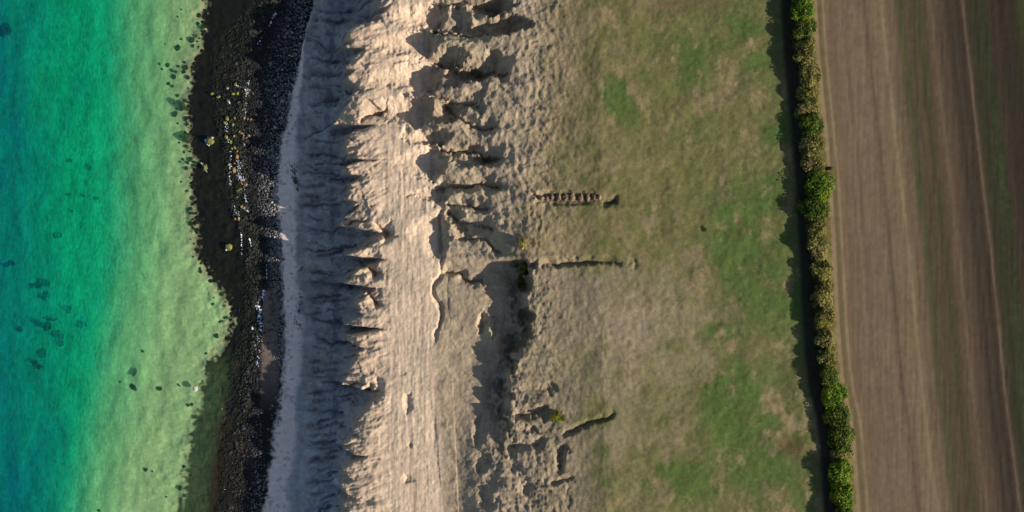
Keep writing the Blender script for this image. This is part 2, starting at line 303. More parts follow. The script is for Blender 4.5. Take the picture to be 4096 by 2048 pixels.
blobs = [(R5(870, 350), 22, 1.1), (R5(510, 480), 18, 1.2), (R5(290, 870), 14, 1.1), (R5(1150, 100), 20, .7), (R5(900, 180), 16, .6), (R5(1080, 1200), 26, 1.1), (R5(1250, 1000), 16, .8), (R5(1200, 330), 26, .5),
  (R6(1100, 800), 26, 1.4), (R6(1200, 1050), 24, 1.1), (R6(1150, 70), 22, .7), (R6(900, 1130), 20, 1.0), (R6(470, 1100), 12, .9), (R6(1150, 250), 22, .7), (R6(1000, 430), 16, .6), ((774, 195), 16, 1.0), ((776, 240), 14, .9), ((780, 300), 18, .8),
  ((784, 270), 18, .8), ((790, 480), 18, .6), ((770, 130), 14, .6), (R5(550, 590), 14, .8), (R5(560, 320), 18, .4), ((770, 30), 20, .4), (R6(720, 1090), 14, .5), ((740, 395), 26, .8)]
gb = np.zeros(shp)
for (a, b), r, k in blobs: gb += k*np.exp(-((PX-a)**2+(PY-b)**2)/(r*r)*.9)
east = ss(600, 780, PX)
gm = np.clip(gb*.85+east*.38+n1*.38+n3*.28-.12, 0, 1)
paint(gr*ss(-.2, 1.0, gm)*.85, alb(90, 102, 56)); paint(gr*ss(.35, 1.35, gm+.2*n2+.15*n1)*.65, alb(76, 104, 48))
n4 = 1.25*fbm(X/1.6, Y/2.2, 111, 6, .62); n5 = fbm(X/4.5, Y/4.5, 115, 4)
dry = ss(-.05, 1.0, n4+.7*n5-.55*gm+.15*n2); paint(gr*dry*.75, alb(146, 128, 96))
bwn = np.exp(-(((PX-R5(830, 50)[0])/50)**2+((PY-4)/12)**2)); paint(gr*bwn*.5, alb(96, 82, 56))
bwn = np.exp(-(((PX-791)/14)**2+((PY-447)/12)**2)**1.6); paint(gr*bwn*.8, alb(86, 74, 46))
# verge under the hedge with its painted shadow band and the ploughed field
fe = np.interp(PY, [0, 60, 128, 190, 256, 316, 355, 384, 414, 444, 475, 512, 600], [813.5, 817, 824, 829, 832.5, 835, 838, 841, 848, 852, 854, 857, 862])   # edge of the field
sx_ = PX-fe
verge_shade = ss(-36, -30, sx_); paint(verge_shade*(1-ss(-16, -10, sx_)), np.array([.035, .034, .022])); paint(verge_shade*ss(-16, -10, sx_), alb(112, 104, 58)); paint(verge_shade*ss(-16, -10, sx_)*ss(0, .6, n2+n1)*.7, alb(136, 124, 74))  # dark western band deepens the hedge shadow in colour; the rest is straw verge
fld = ss(-1.2, .6, sx_+.8*n2)
shift = np.where(PX > 0, 0, 0)
base_top = np.interp(PY, [-100, 0, 256, 512, 600], [0, 0, 0, 0, 0])
lineR = np.interp(PY, [-100, 0, 128, 256, 384, 512, 600], [870, 881, 895, 910, 922, 938, 949])
# s = position across the stripes: 0 at the field edge, 1 at the pale tramline, then in picture units beyond it
t1 = (PX-fe)/(lineR-fe); lw = PX-lineR
s = np.where(t1 < 1, t1*66, 66+lw+ (lw*-.02*(PY/512)))
s = s+.25*fbm(X/3, Y/14, 131, 3)
stops = [(-4, (122, 112, 66)), (0, (150, 126, 98)), (2.5, (152, 128, 98)), (4, (112, 98, 66)), (7, (118, 102, 76)), (9, (150, 127, 100)), (11, (122, 101, 78)), (16, (118, 99, 78)), (24, (122, 103, 82)), (29, (112, 94, 75)), (31, (122, 103, 82)), (38, (124, 105, 84)), (45, (119, 100, 79)),
 (50, (103, 86, 69)), (52, (118, 100, 78)), (58, (121, 103, 80)), (63, (120, 103, 80)), (65, (130, 112, 85)), (66.5, (132, 114, 87)), (68, (124, 104, 80)), (72, (114, 96, 75)), (78, (110, 91, 71)), (80.5, (94, 80, 60)), (82, (84, 80, 54)), (86, (84, 78, 54)), (88, (88, 74, 58)), (94, (82, 72, 54)), (98, (86, 72, 55)), (102, (74, 70, 48)),
 (106, (88, 73, 56)), (112, (96, 79, 62)), (115, (108, 89, 70)), (117, (96, 78, 62)), (122, (88, 73, 58)), (127, (84, 69, 54)), (130, (74, 62, 50)), (133, (68, 57, 46)), (136, (74, 62, 49)), (142, (66, 54, 43)), (145, (74, 62, 50)), (147, (110, 91, 72)), (149, (84, 70, 55)), (152, (62, 60, 42)), (158, (60, 58, 40)),
 (164, (64, 60, 42)), (168, (56, 62, 38)), (172, (66, 58, 44)), (178, (72, 60, 47)), (184, (62, 54, 42)), (192, (66, 56, 44)), (198, (60, 56, 38)), (204, (74, 74, 44)), (214, (78, 80, 46)), (240, (84, 76, 56))]
ss_ = np.array([a for a, b in stops]); cc = np.array([alb(*b) for a, b in stops])
fc = np.stack([np.interp(s, ss_, cc[:, k]) for k in range(3)], -1)
st1 = (vn(s/1.3, Y/70, 141)-.5)*.13+(vn(s/4.3, Y/90, 143)-.5)*.20+(vn(s/.55, Y/40, 145)-.5)*.06
fc = fc*.90*(1-.22*ss(95, 205, s)+.62*st1+.05*n3)[..., None]  # soil also darkened across the stripes as a painted vignette
m = fld[..., None]; col[:] = col*(1-m)+fc*m
gs = fld*np.clip(np.exp(-((s-82)/3.0)**2)*(.45+.75*np.exp(-(PY/70)**2)+.5*np.exp(-((PY-200)/60)**2))+.8*np.exp(-((s-103)/3.5)**2)*ss(300, 0, PY)+.8*np.exp(-((s-165)/6)**2)*ss(0, 200, PY)+.9*ss(214, 222, s)*ss(300, 500, PY), 0, 1)*ss(-.1, .5, n2*.6+fbm(X/1.0, Y/3, 151, 4))
paint(gs*.42, alb(58, 78, 38))
col = np.where(m > .5, col*np.array([.96, 1.0, 1.02]), col); col *= (1+.10*n2+.06*n1)[..., None]; col = np.clip(col, .003, .8)

# ------------------------------------------------------------------ materials
def new_mat(name):
    m = bpy.data.materials.new(name); m.use_nodes = True; t = m.node_tree
    b = t.nodes['Principled BSDF']; return m, t, b
def N(t, k, **kw):
    n = t.nodes.new(k)
    for a, b in kw.items(): setattr(n, a, b)
    return n
def ground_mat(name, bump=.5, scale=3.0, stretch=(1, 1, 1), var=.35, rough=.95, dist=.15):
    m, t, b = new_mat(name); L = t.links.new
    at = N(t, 'ShaderNodeAttribute', attribute_name='col'); tc = N(t, 'ShaderNodeNewGeometry')
    mp = N(t, 'ShaderNodeMapping'); mp.inputs['Scale'].default_value = stretch; L(tc.outputs['Position'], mp.inputs[0])
    n1 = N(t, 'ShaderNodeTexNoise'); n1.inputs['Scale'].default_value = scale; n1.inputs['Detail'].default_value = 8; n1.inputs['Roughness'].default_value = .65; L(mp.outputs[0], n1.inputs[0])
    n2 = N(t, 'ShaderNodeTexNoise'); n2.inputs['Scale'].default_value = scale*.28; n2.inputs['Detail'].default_value = 6; L(mp.outputs[0], n2.inputs[0])
    ml = N(t, 'ShaderNodeMapRange'); ml.inputs[1].default_value = .3; ml.inputs[2].default_value = .7; ml.inputs[3].default_value = 1-var; ml.inputs[4].default_value = 1+var; L(n1.outputs[0], ml.inputs[0])
    m2 = N(t, 'ShaderNodeMapRange'); m2.inputs[1].default_value = .3; m2.inputs[2].default_value = .7; m2.inputs[3].default_value = 1-var*.5; m2.inputs[4].default_value = 1+var*.5; L(n2.outputs[0], m2.inputs[0])
    mu = N(t, 'ShaderNodeMath', operation='MULTIPLY'); L(ml.outputs[0], mu.inputs[0]); L(m2.outputs[0], mu.inputs[1])
    sc = N(t, 'ShaderNodeVectorMath', operation='SCALE'); L(at.outputs['Color'], sc.inputs[0]); L(mu.outputs[0], sc.inputs['Scale'])
    L(sc.outputs[0], b.inputs['Base Color'])
    b.inputs['Roughness'].default_value = rough; b.inputs['Specular IOR Level'].default_value = .12
    bp = N(t, 'ShaderNodeBump'); bp.inputs['Strength'].default_value = bump; bp.inputs['Distance'].default_value = dist
    L(n1.outputs[0], bp.inputs['Height']); L(bp.outputs[0], b.inputs['Normal'])
    return m
def flat_mat(name, c, rough=.8, var=.35, scale=4, spec=.2, bump=.4):
    m, t, b = new_mat(name); L = t.links.new
    tc = N(t, 'ShaderNodeNewGeometry'); oi = N(t, 'ShaderNodeObjectInfo')
    n1 = N(t, 'ShaderNodeTexNoise'); n1.inputs['Scale'].default_value = scale; n1.inputs['Detail'].default_value = 6; L(tc.outputs['Position'], n1.inputs[0])
    cr = N(t, 'ShaderNodeMapRange'); cr.inputs[1].default_value = .3; cr.inputs[2].default_value = .7; cr.inputs[3].default_value = 1-var; cr.inputs[4].default_value = 1+var; L(n1.outputs[0], cr.inputs[0])
    c2 = N(t, 'ShaderNodeMapRange'); c2.inputs[3].default_value = .7; c2.inputs[4].default_value = 1.35; L(oi.outputs['Random'], c2.inputs[0])
    mu = N(t, 'ShaderNodeMath', operation='MULTIPLY'); L(cr.outputs[0], mu.inputs[0]); L(c2.outputs[0], mu.inputs[1])
    sc = N(t, 'ShaderNodeVectorMath', operation='SCALE'); sc.inputs[0].default_value = c; L(mu.outputs[0], sc.inputs['Scale'])
    L(sc.outputs[0], b.inputs['Base Color']); b.inputs['Roughness'].default_value = rough; b.inputs['Specular IOR Level'].default_value = spec
    bp = N(t, 'ShaderNodeBump'); bp.inputs['Strength'].default_value = bump; bp.inputs['Distance'].default_value = .05; L(n1.outputs[0], bp.inputs['Height']); L(bp.outputs[0], b.inputs['Normal'])
    return m
def attr_mat(name, rough=.8, spec=.2, trans=0):
    m, t, b = new_mat(name); L = t.links.new
    at = N(t, 'ShaderNodeAttribute', attribute_name='col'); L(at.outputs['Color'], b.inputs['Base Color'])
    b.inputs['Roughness'].default_value = rough; b.inputs['Specular IOR Level'].default_value = spec
    if trans:
        tr = N(t, 'ShaderNodeBsdfTranslucent'); L(at.outputs['Color'], tr.inputs[0]); mx = N(t, 'ShaderNodeMixShader'); mx.inputs[0].default_value = trans
        L(b.outputs[0], mx.inputs[1]); L(tr.outputs[0], mx.inputs[2]); L(mx.outputs[0], t.nodes['Material Output'].inputs[0])
    return m
# ------------------------------------------------------------------ mesh building and tagging
def mesh_np(name, V, F, mat, colr=None, smooth=True):
    me = bpy.data.meshes.new(name); V = np.asarray(V, np.float32); F = np.asarray(F, np.int32); k = F.shape[1]
    me.vertices.add(len(V)); me.vertices.foreach_set('co', V.ravel())
    me.loops.add(F.size); me.loops.foreach_set('vertex_index', F.ravel())
    me.polygons.add(len(F)); me.polygons.foreach_set('loop_start', np.arange(0, F.size, k, dtype=np.int32)); me.polygons.foreach_set('loop_total', np.full(len(F), k, np.int32))
    me.update(calc_edges=True)
    if smooth: me.polygons.foreach_set('use_smooth', np.ones(len(F), bool))
    if colr is not None:
        a = me.color_attributes.new('col', 'FLOAT_COLOR', 'POINT'); c4 = np.ones((len(V), 4), np.float32); c4[:, :3] = colr; a.data.foreach_set('color', c4.ravel())
    me.materials.append(mat); return me
def link(name, data, parent=None, loc=None, rot=None, scale=None):
    o = bpy.data.objects.new(name, data); C.objects.link(o); o.parent = parent
    if loc is not None: o.location = loc
    if rot is not None: o.rotation_euler = rot
    if scale is not None: o.scale = scale
    return o
def tag(o, label=None, cat=None, group=None, kind=None):
    for k, v in (('label', label), ('category', cat), ('group', group), ('kind', kind)):
        if v: o[k] = v
    return o
# cut the height field into its named sheets, each sheet sharing its edge with the next
m_sand = ground_mat('cliff_sand', .6, 6.5, (1, 1, 1), .20, .95, .07)
m_bed = ground_mat('sea_bed_ground', .4, 2.0, (1, 1, 1), .2, .8, .15)
m_beach = ground_mat('beach_sand', .35, 6, (1, 1, 1), .16, .9, .1)
m_grass = ground_mat('pasture_grass', .45, 7.0, (1, 1, 1), .26, .95, .25)
m_soil = ground_mat('ploughed_soil', .22, 6.0, (1.3, .6, 1), .07, .95, .12)
idx = np.arange(X.size).reshape(shp)
quad = np.stack([idx[:-1, :-1], idx[:-1, 1:], idx[1:, 1:], idx[1:, :-1]], -1).reshape(-1, 4)
tzq = Tz[:-1, :-1].ravel(); sxq = sx_[:-1, :-1].ravel()
zone = np.digitize(tzq, [3.0, 4.75, 11.3]); zone[(zone == 3) & (sxq > -1)] = 4
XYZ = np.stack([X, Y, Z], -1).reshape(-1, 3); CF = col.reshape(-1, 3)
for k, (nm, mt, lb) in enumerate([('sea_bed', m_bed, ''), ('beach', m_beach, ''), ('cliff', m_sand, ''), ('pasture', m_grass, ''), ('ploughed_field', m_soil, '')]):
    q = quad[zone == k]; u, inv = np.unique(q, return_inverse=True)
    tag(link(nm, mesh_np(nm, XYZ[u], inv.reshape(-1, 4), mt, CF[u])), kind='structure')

# ------------------------------------------------------------------ water
wxs = steps([(-150, -92, 2), (-92, -60, .5), (-60, -36, .22), (-36, -35.9, 1)]); wys = steps([(-86, -43, 2), (-43, 43, .25), (43, 86.1, 2)]); WX, WY = np.meshgrid(wxs, wys)
wpx = 512+WX/S(0); wpy = 256-WY/S(0)
tr1 = np.interp(wpy, [0, 256, 400, 512], [126, 124, 100, 76]); tr2 = np.interp(wpy, [0, 128, 256, 320, 400, 512], [205, 192, 205, 230, 210, 188])
nn = fbm(WX/6, WY/14, 201, 4)
q = wpx+3*nn
WT = np.zeros(WX.shape)
for j, yy in enumerate(wys):
    cx = np.array([np.interp(yy, ys, CX[k]) for k in range(5)]); WT[j] = np.interp(wxs, cx, np.arange(5))
wmud = ss(1.92, 1.99, WT+.05*fbm(WX/2.2, WY/2.2, 101, 5)+.06*fbm(WX/.6, WY/.6, 103, 4))*(1-.6*ss(350, 380, wpy)*(1-ss(2.3, 2.6, WT)))
c_deep = np.array([0, .085, .165]); c_mid = np.array([.001, .29, .16]); c_sh = np.array([.11, .30, .15])
def lerp(a, b, t): return a*(1-t[..., None])+b*t[..., None]
wc = lerp(np.broadcast_to(c_deep, WX.shape+(3,)), c_mid, ss(-40, 100, q+25*nn-25*ss(330, 500, wpy)*(1-ss(40, 90, q)))); wc = lerp(wc, c_sh, ss(-22, 60, q-tr1))
wc = lerp(wc, np.array([.004, .012, .016]), wmud)
wa = .40-.17*ss(-15, 24, q-tr1)-.12*ss(10, 60, q-tr1)
wc = np.clip(wc*(1+.10*fbm(WX/9, WY/9, 205, 3))[..., None], 0, 1)
m_wat = bpy.data.materials.new('sea_water'); m_wat.use_nodes = True; t = m_wat.node_tree; t.nodes.clear(); L = t.links.new
at = N(t, 'ShaderNodeAttribute', attribute_name='col'); aa = N(t, 'ShaderNodeAttribute', attribute_name='opacity')
geo = N(t, 'ShaderNodeNewGeometry'); mp = N(t, 'ShaderNodeMapping'); mp.inputs['Scale'].default_value = (1.25, .5, 1); mp.inputs['Rotation'].default_value = (0, 0, math.radians(24)); L(geo.outputs['Position'], mp.inputs[0])
nz = N(t, 'ShaderNodeTexNoise'); nz.inputs['Scale'].default_value = 2.0; nz.inputs['Detail'].default_value = 5; nz.inputs['Distortion'].default_value = .6; L(mp.outputs[0], nz.inputs[0])
nz2 = N(t, 'ShaderNodeTexNoise'); nz2.inputs['Scale'].default_value = .35; nz2.inputs['Detail'].default_value = 4; L(mp.outputs[0], nz2.inputs[0])
ad = N(t, 'ShaderNodeMath', operation='MULTIPLY_ADD'); ad.inputs[1].default_value = .7; L(nz2.outputs[0], ad.inputs[0]); L(nz.outputs[0], ad.inputs[2])
bp = N(t, 'ShaderNodeBump'); bp.inputs['Strength'].default_value = .7; bp.inputs['Distance'].default_value = .3; L(ad.outputs[0], bp.inputs['Height'])
mr = N(t, 'ShaderNodeMapRange'); mr.inputs[1].default_value = .62; mr.inputs[2].default_value = 1.08; mr.inputs[3].default_value = .5; mr.inputs[4].default_value = 1.55; L(ad.outputs[0], mr.inputs[0])
sc = N(t, 'ShaderNodeVectorMath', operation='SCALE'); L(at.outputs['Color'], sc.inputs[0]); L(mr.outputs[0], sc.inputs['Scale'])
df = N(t, 'ShaderNodeBsdfDiffuse'); L(sc.outputs[0], df.inputs[0]); L(bp.outputs[0], df.inputs['Normal'])
tp = N(t, 'ShaderNodeBsdfTransparent'); at2 = N(t, 'ShaderNodeAttribute', attribute_name='tint'); L(at2.outputs['Color'], tp.inputs[0])
mx = N(t, 'ShaderNodeMixShader'); L(aa.outputs['Fac'], mx.inputs[0]); L(tp.outputs[0], mx.inputs[1]); L(df.outputs[0], mx.inputs[2])
gl = N(t, 'ShaderNodeBsdfGlossy'); gl.inputs['Roughness'].default_value = .12; L(bp.outputs[0], gl.inputs['Normal'])
lwt = N(t, 'ShaderNodeLayerWeight'); L(bp.outputs[0], lwt.inputs['Normal']); pw = N(t, 'ShaderNodeMath', operation='POWER'); pw.inputs[1].default_value = 4; L(lwt.outputs['Facing'], pw.inputs[0]); fr = N(t, 'ShaderNodeMath', operation='MULTIPLY_ADD'); fr.inputs[1].default_value = .7; fr.inputs[2].default_value = .02; L(pw.outputs[0], fr.inputs[0])
m2 = N(t, 'ShaderNodeMixShader'); L(fr.outputs[0], m2.inputs[0]); L(mx.outputs[0], m2.inputs[1]); L(gl.outputs[0], m2.inputs[2])
ou = N(t, 'ShaderNodeOutputMaterial'); L(m2.outputs[0], ou.inputs[0])
wi = np.arange(WX.size).reshape(WX.shape); wq = np.stack([wi[:-1, :-1], wi[:-1, 1:], wi[1:, 1:], wi[1:, :-1]], -1).reshape(-1, 4)
wz = .02*fbm(WX/2, WY/5, 207, 2)
wm = mesh_np('water', np.stack([WX, WY, wz], -1).reshape(-1, 3), wq, m_wat, wc.reshape(-1, 3))
a = wm.attributes.new('opacity', 'FLOAT', 'POINT'); a.data.foreach_set('value', wa.ravel().astype(np.float32))
wt_ = lerp(lerp(np.broadcast_to(np.array([.02, .62, .62]), WX.shape+(3,)), np.array([.05, .80, .55]), ss(-50, 90, q)), np.array([.70, .90, .70]), .55*ss(-22, 14, q-tr1)+.45*ss(0, 70, q-tr1))
wt_ = lerp(wt_, np.array([.84, .82, .72]), wmud)
a = wm.color_attributes.new('tint', 'FLOAT_COLOR', 'POINT'); a.data.foreach_set('color', np.concatenate([wt_, np.ones(WX.shape+(1,))], -1).astype(np.float32).ravel())
tag(link('water', wm), kind='structure')

# ------------------------------------------------------------------ stones
def ico(sub):
    import bmesh
    bm = bmesh.new(); bmesh.ops.create_icosphere(bm, subdivisions=sub, radius=1); bm.verts.ensure_lookup_table()
    V = np.array([v.co[:] for v in bm.verts]); F = np.array([[v.index for v in f.verts] for f in bm.faces]); bm.free(); return V, F
IV1, IF1 = ico(2); IV3, IF3 = ico(4); IV0, IF0 = ico(1)
def stone_shape(V, k, rough=.18, cuts=5):
    r = np.random.default_rng(k); W = V.copy()
    for _ in range(cuts):                                       # flatten a few sides as broken faces
        n = r.normal(size=3); n /= np.linalg.norm(n); d = W@n; lim = r.uniform(.55, .85); m = d > lim; W[m] -= np.outer((d[m]-lim)*.85, n)
    f = fbm(V[:, 0]*1.7+k*3, V[:, 1]*1.7+V[:, 2]*1.3, 300+k, 4)
    return W*(1+rough*f)[:, None]
m_lime = flat_mat('weedy_rock', tuple(alb(112, 112, 48)), .6, .5, 5, .4)
m_ochre = flat_mat('ochre_rock', tuple(alb(150, 118, 70)), .5, .4, 5, .4)
m_moss = flat_mat('dark_mossy_rock', (.028, .034, .012), .6, .5, 4, .3)
m_dark = flat_mat('dark_wet_rock', (.016, .016, .012), .8, .4, 4, .1)
m_grey = flat_mat('grey_stone', (.13, .13, .135), .75, .3, 6, .2)
m_pale = flat_mat('pale_stone', (.34, .32, .31), .8, .25, 6, .2)
m_weed = flat_mat('seaweed', (.010, .022, .022), .9, .4, 3, .1)
BM = {}
def stone_mesh(mat, k, big=False):
    key = (mat.name, k, big)
    if key not in BM:
        V, F = (IV3, IF3) if big else (IV1, IF1)
        BM[key] = mesh_np('stone', stone_shape(V, k+1), F, mat)
    return BM[key]
def stone(name, mat, k, px, py, r, z=None, sx=1, sy=1, sz=.6, rz=None, big=False, label=None, cat='rock', group=None):
    x, y, g = PZ(px, py)
    o = link(name, stone_mesh(mat, k, big), None, (x, y, (g if z is None else z)), (random.uniform(-.2, .2), random.uniform(-.2, .2), random.uniform(0, 6.3) if rz is None else rz), (r*sx, r*sy, r*sz))
    tag(o, label, cat, group); return o
q6 = lambda x, y: ((640+x*.4658)/4, (300+y*.4658)/4)
q7 = lambda x, y: ((880+x*.4658)/4, (900+y*.4658)/4)
stone('boulder', m_lime, 1, *q6(447, 570), .72, .15, 1, 1.05, .8, .2, True, 'largest yellow green boulder with white splash on its seaward side, in dark shallows')
stone('boulder', m_lime, 2, *q6(405, 797), .5, .12, .7, 1.15, .8, .1, True, 'narrow yellow green boulder ringed by splashes, below the largest boulder in the dark shallows')
stone('boulder', m_lime, 3, *q7(85, 192), .58, .12, 1.05, .95, .7, .5, True, 'olive boulder breaking the water beside the deep blue black pool')
stone('boulder', m_lime, 4, *q6(581, 374), .42, .05, .8, 1.2, .7, 0, True, 'green boulder at the upper end of the inner line of splashes')
stone('boulder', m_ochre, 1, *q6(668, 702), .38, .1, .8, 1.2, .7, 0, True, 'orange pentagonal rock standing just above the widest foam patch')
stone('boulder', m_ochre, 2, *q6(642, 818), .42, .08, .7, 1.3, .7, .2, True, 'orange brown rock at the seaward side of the widest foam patch')
stone('boulder', m_lime, 5, *q6(678, 985), .4, .06, 1.5, .7, .6, .5, True, 'slanting yellow green rock just below the foam patch')
stone('boulder', m_ochre, 3, *q6(735, 943), .3, .08, 1.3, .8, .7, 0, True, 'small ochre rock at the landward lower corner of the foam patch')
stone('boulder', m_moss, 6, (640+240*.4658)/4, (300+548*.4658)/4, .95, -.5, 1, 1, .5, 0, True, 'large round dark submerged boulder at the sand edge, left of the largest boulder')
stone('boulder', m_moss, 7, *q6(205, 265), .75, -.3, 1.9, .6, .5, -.7, True, 'long dark boulder lying slanting under water at the edge of the weed')
lit = [(580, 118), (590, 225), (560, 412), (455, 165), (505, 190), (612, 578), (645, 625), (598, 770), (665, 1050), (650, 80), (575, 535), (630, 430), (668, 160), (630, 162), (618, 630)]
for x, y in lit:
    stone('boulder', m_lime, random.randrange(6), *q6(x, y), random.uniform(.22, .36), .03, .8, 1.2, .6, None, False, 'small yellow green weed covered rock breaking the water in the dark shallows', 'rock', 'small weedy rocks in the dark shallows')
och = [(640, 525), (665, 655), (645, 760), (700, 933), (715, 1145), (680, 1230), (640, 370), (685, 492), (720, 520), (765, 520), (745, 540), (710, 300), (745, 150), (800, 160), (830, 180), (780, 385), (735, 180), (770, 130), (700, 1130), (725, 370), (755, 380), (702, 500), (715, 890), (650, 1235)]
for x, y in och:
    stone('boulder', m_ochre, random.randrange(6), *q6(x, y), random.uniform(.16, .27), .05, .8, 1.2, .7, None, False, 'small ochre rock lit by the sun along the waterline', 'rock', 'ochre rocks along the waterline')
# dark stones under water
d1 = [(1000, 78, 12), (967, 203, 16), (973, 232, 9), (893, 240, 14), (845, 328, 11), (865, 355, 10), (885, 362, 8), (876, 385, 13), (848, 422, 10), (868, 435, 8), (897, 334, 9), (935, 342, 15), (975, 320, 11), (945, 390, 12), (925, 362, 12), (882, 573, 14), (935, 595, 11), (895, 482, 9), (915, 545, 12), (910, 687, 8),
  (932, 665, 7), (925, 765, 7), (940, 845, 11), (945, 820, 8), (970, 1000, 12), (960, 1050, 10), (985, 1070, 9), (960, 1125, 11), (912, 915, 6), (940, 960, 8), (831, 222, 5), (803, 322, 6), (815, 348, 6), (893, 85, 5), (912, 47, 4), (911, 197, 6), (990, 180, 7), (1020, 175, 8), (900, 717, 6), (920, 803, 7), (905, 813, 6), (958, 800, 12), (955, 760, 8), (875, 520, 6), (890, 548, 7), (895, 620, 6)]
d2 = [(1072, 240, 9), (1105, 330, 8), (1140, 310, 9), (1120, 328, 6), (1180, 280, 9), (1060, 125, 9), (1163, 355, 6), (1130, 250, 5), (1075, 210, 5), (1040, 30, 10), (1012, 78, 9), (1015, 5, 9), (1165, 305, 4), (1090, 402, 11), (716, 480, 7), (605, 635, 6), (925, 1060, 9), (765, 1083, 5), (910, 1170, 12), (965, 745, 9), (945, 750, 9), (500, 1280, 9), (837, 1212, 5), (960, 1100, 6), (1035, 595, 5), (1040, 560, 6), (1045, 530, 6), (1037, 490, 7)]
for L_, f in ((d1, lambda x, y: (x/5.03, y/5.03)), (d2, lambda x, y: (x/5.03, 256+y/5.03))):
    for x, y, r in L_:
        p = f(x, y); r = r/5.03*S(0)
        stone('submerged_stone', m_dark, random.randrange(6), *p, r*1.15, None, 1, random.uniform(.8, 1.2), .5, None, False, 'dark stone lying under clear water on the pale sand beside the weed bed', 'stone', 'dark stones under the shallow water')
for k in range(150):                                            # the loose fringe of stones along the weed bed
    py = random.uniform(0, 350); e = np.interp(py, [a for a, b in CV[2][0]], [b for a, b in CV[2][0]])
    px = e-abs(random.gauss(0, 1))*5+1.5; r = random.uniform(.12, .38)
    stone('submerged_stone', m_dark, random.randrange(6), px, py, r*1.1, None, 1, random.uniform(.8, 1.2), .5, None, False, 'dark stone lying under clear water on the pale sand beside the weed bed', 'stone', 'dark stones under the shallow water')
sp = lambda x, y: (x/5.03, 256+y/5.03)
stone('submerged_stone', m_weed, 2, *sp(682, 578), .62, None, 1.6, .6, .4, 1.15, True, 'curved black stone under water, upper of the two long ones off the sandy shallows', 'stone')
stone('submerged_stone', m_weed, 3, *sp(668, 658), .6, None, 1.5, .65, .4, -.8, True, 'black slanting stone under water, lower of the two long ones off the sandy shallows', 'stone')
stone('submerged_stone', m_weed, 4, *sp(802, 666), .5, None, 1.1, .95, .4, .3, True, 'round black stone alone on the pale sand between the long stones and the weed bed', 'stone')
stone('submerged_stone', m_weed, 5, *sp(733, 1075), .36, None, 1, 1, .4, .3, True, 'small black triangular stone on the pale sand low in the picture', 'stone')
stone('submerged_stone', m_dark, 1, *sp(900, 650), .4, None, 1.3, .4, .4, -.7, True, 'thin brownish stick shaped stone on the sand beside the pale boulder', 'stone')
stone('boulder', m_pale, 2, *sp(995, 663), .48, .02, .9, 1.15, .5, .3, True, 'pale cream boulder at the surface beside the weed bed')
# seaweed patches on the deep bed
m_deepweed = m_weed
def weed_patch(px, py, rx, ry, rz, label, k):
    # a ragged, low mat of weed: a fan of blades and lobes standing on the sand
    r = np.random.default_rng(k); V = []; F = []; n = 0
    for _ in range(26):
        a = r.uniform(0, 6.28); d = r.uniform(0, 1)**.6; cx, cy = math.cos(a)*d*rx, math.sin(a)*d*ry; q_ = r.uniform(.35, .65)*min(rx, ry)
        Wv = stone_shape(IV0, int(r.integers(50)), .4, 2)*np.array([q_, q_*r.uniform(.5, 1.5), .18])+np.array([cx, cy, .1]); V.append(Wv); F.append(IF0+n); n += len(Wv)
    x, y, zb = PZ(px, py)
    o = link('seaweed_patch', mesh_np('seaweed_patch', np.concatenate(V), np.concatenate(F), m_deepweed), None, (x, y, zb+.05), (0, 0, rz)); tag(o, label, 'seaweed'); return o
for i, (x, y, rx, ry, rz, lb) in enumerate([(228, 135, 26, 15, -.3, 'round seaweed patch topmost of the cluster in deep turquoise water'), (180, 150, 32, 14, 0, 'faint wide seaweed patch left of the topmost round one'), (228, 200, 24, 14, .5, 'seaweed patch in the middle of the upper cluster, below the round one'),
  (345, 270, 15, 16, 0, 'small dark seaweed patch on the landward side above the oval one'), (415, 345, 21, 14, .1, 'dark oval seaweed patch nearest the pale shallows'), (100, 370, 15, 12, 0, 'small round seaweed patch nearest the left edge of the picture'),
  (190, 335, 36, 14, -.7, 'long slanting seaweed patch in the centre of the cluster'), (235, 355, 24, 18, .3, 'dense dark seaweed patch at the lower end of the long slanting one'), (262, 318, 30, 8, 0, 'thin curved seaweed streak above the dense dark patch'), (295, 400, 28, 18, -.4, 'blurred seaweed patch lying lower right of the cluster centre'), (305, 435, 16, 16, -.9, 'faint seaweed patch trailing below the blurred one'),
  (212, 490, 18, 18, 0, 'round seaweed patch at the top of the lowest trio'), (178, 535, 24, 10, -.5, 'slanting seaweed patch at the left of the lowest trio'), (202, 558, 20, 10, 0, 'dark seaweed patch at the bottom of the lowest trio'), (45, 40, 36, 12, .2, 'long faint seaweed streak at the left edge, halfway down the picture')]):
    weed_patch(x/5.03, 256+y/5.03, rx/5.03*S(0), ry/5.03*S(0), rz, lb, i+5)
for i, (x, y, r, lb) in enumerate([(354, 810, 11, 'small round seaweed patch, upper of the ones off the middle of the sand'), (448, 842, 12, 'forked seaweed patch nearest the pale shallows in the upper sea'), (487, 997, 10, 'small dark seaweed dot right of its two faint neighbours'), (293, 1183, 16, 'round dark seaweed patch alone above the large cluster'), (362, 1062, 7, 'tiny seaweed dot between the two larger ones above the cluster'), (422, 985, 7, 'tiny faint seaweed dot left of the dark one'), (345, 980, 7, 'faintest tiny seaweed dot of the row of three'), (20, 150, 34, 'large blurred seaweed patch at the left edge high in the picture')]):
    weed_patch(x/5.03, y/5.03, r/5.03*S(0), r/5.03*S(0)*.8, 0, lb, i+40)

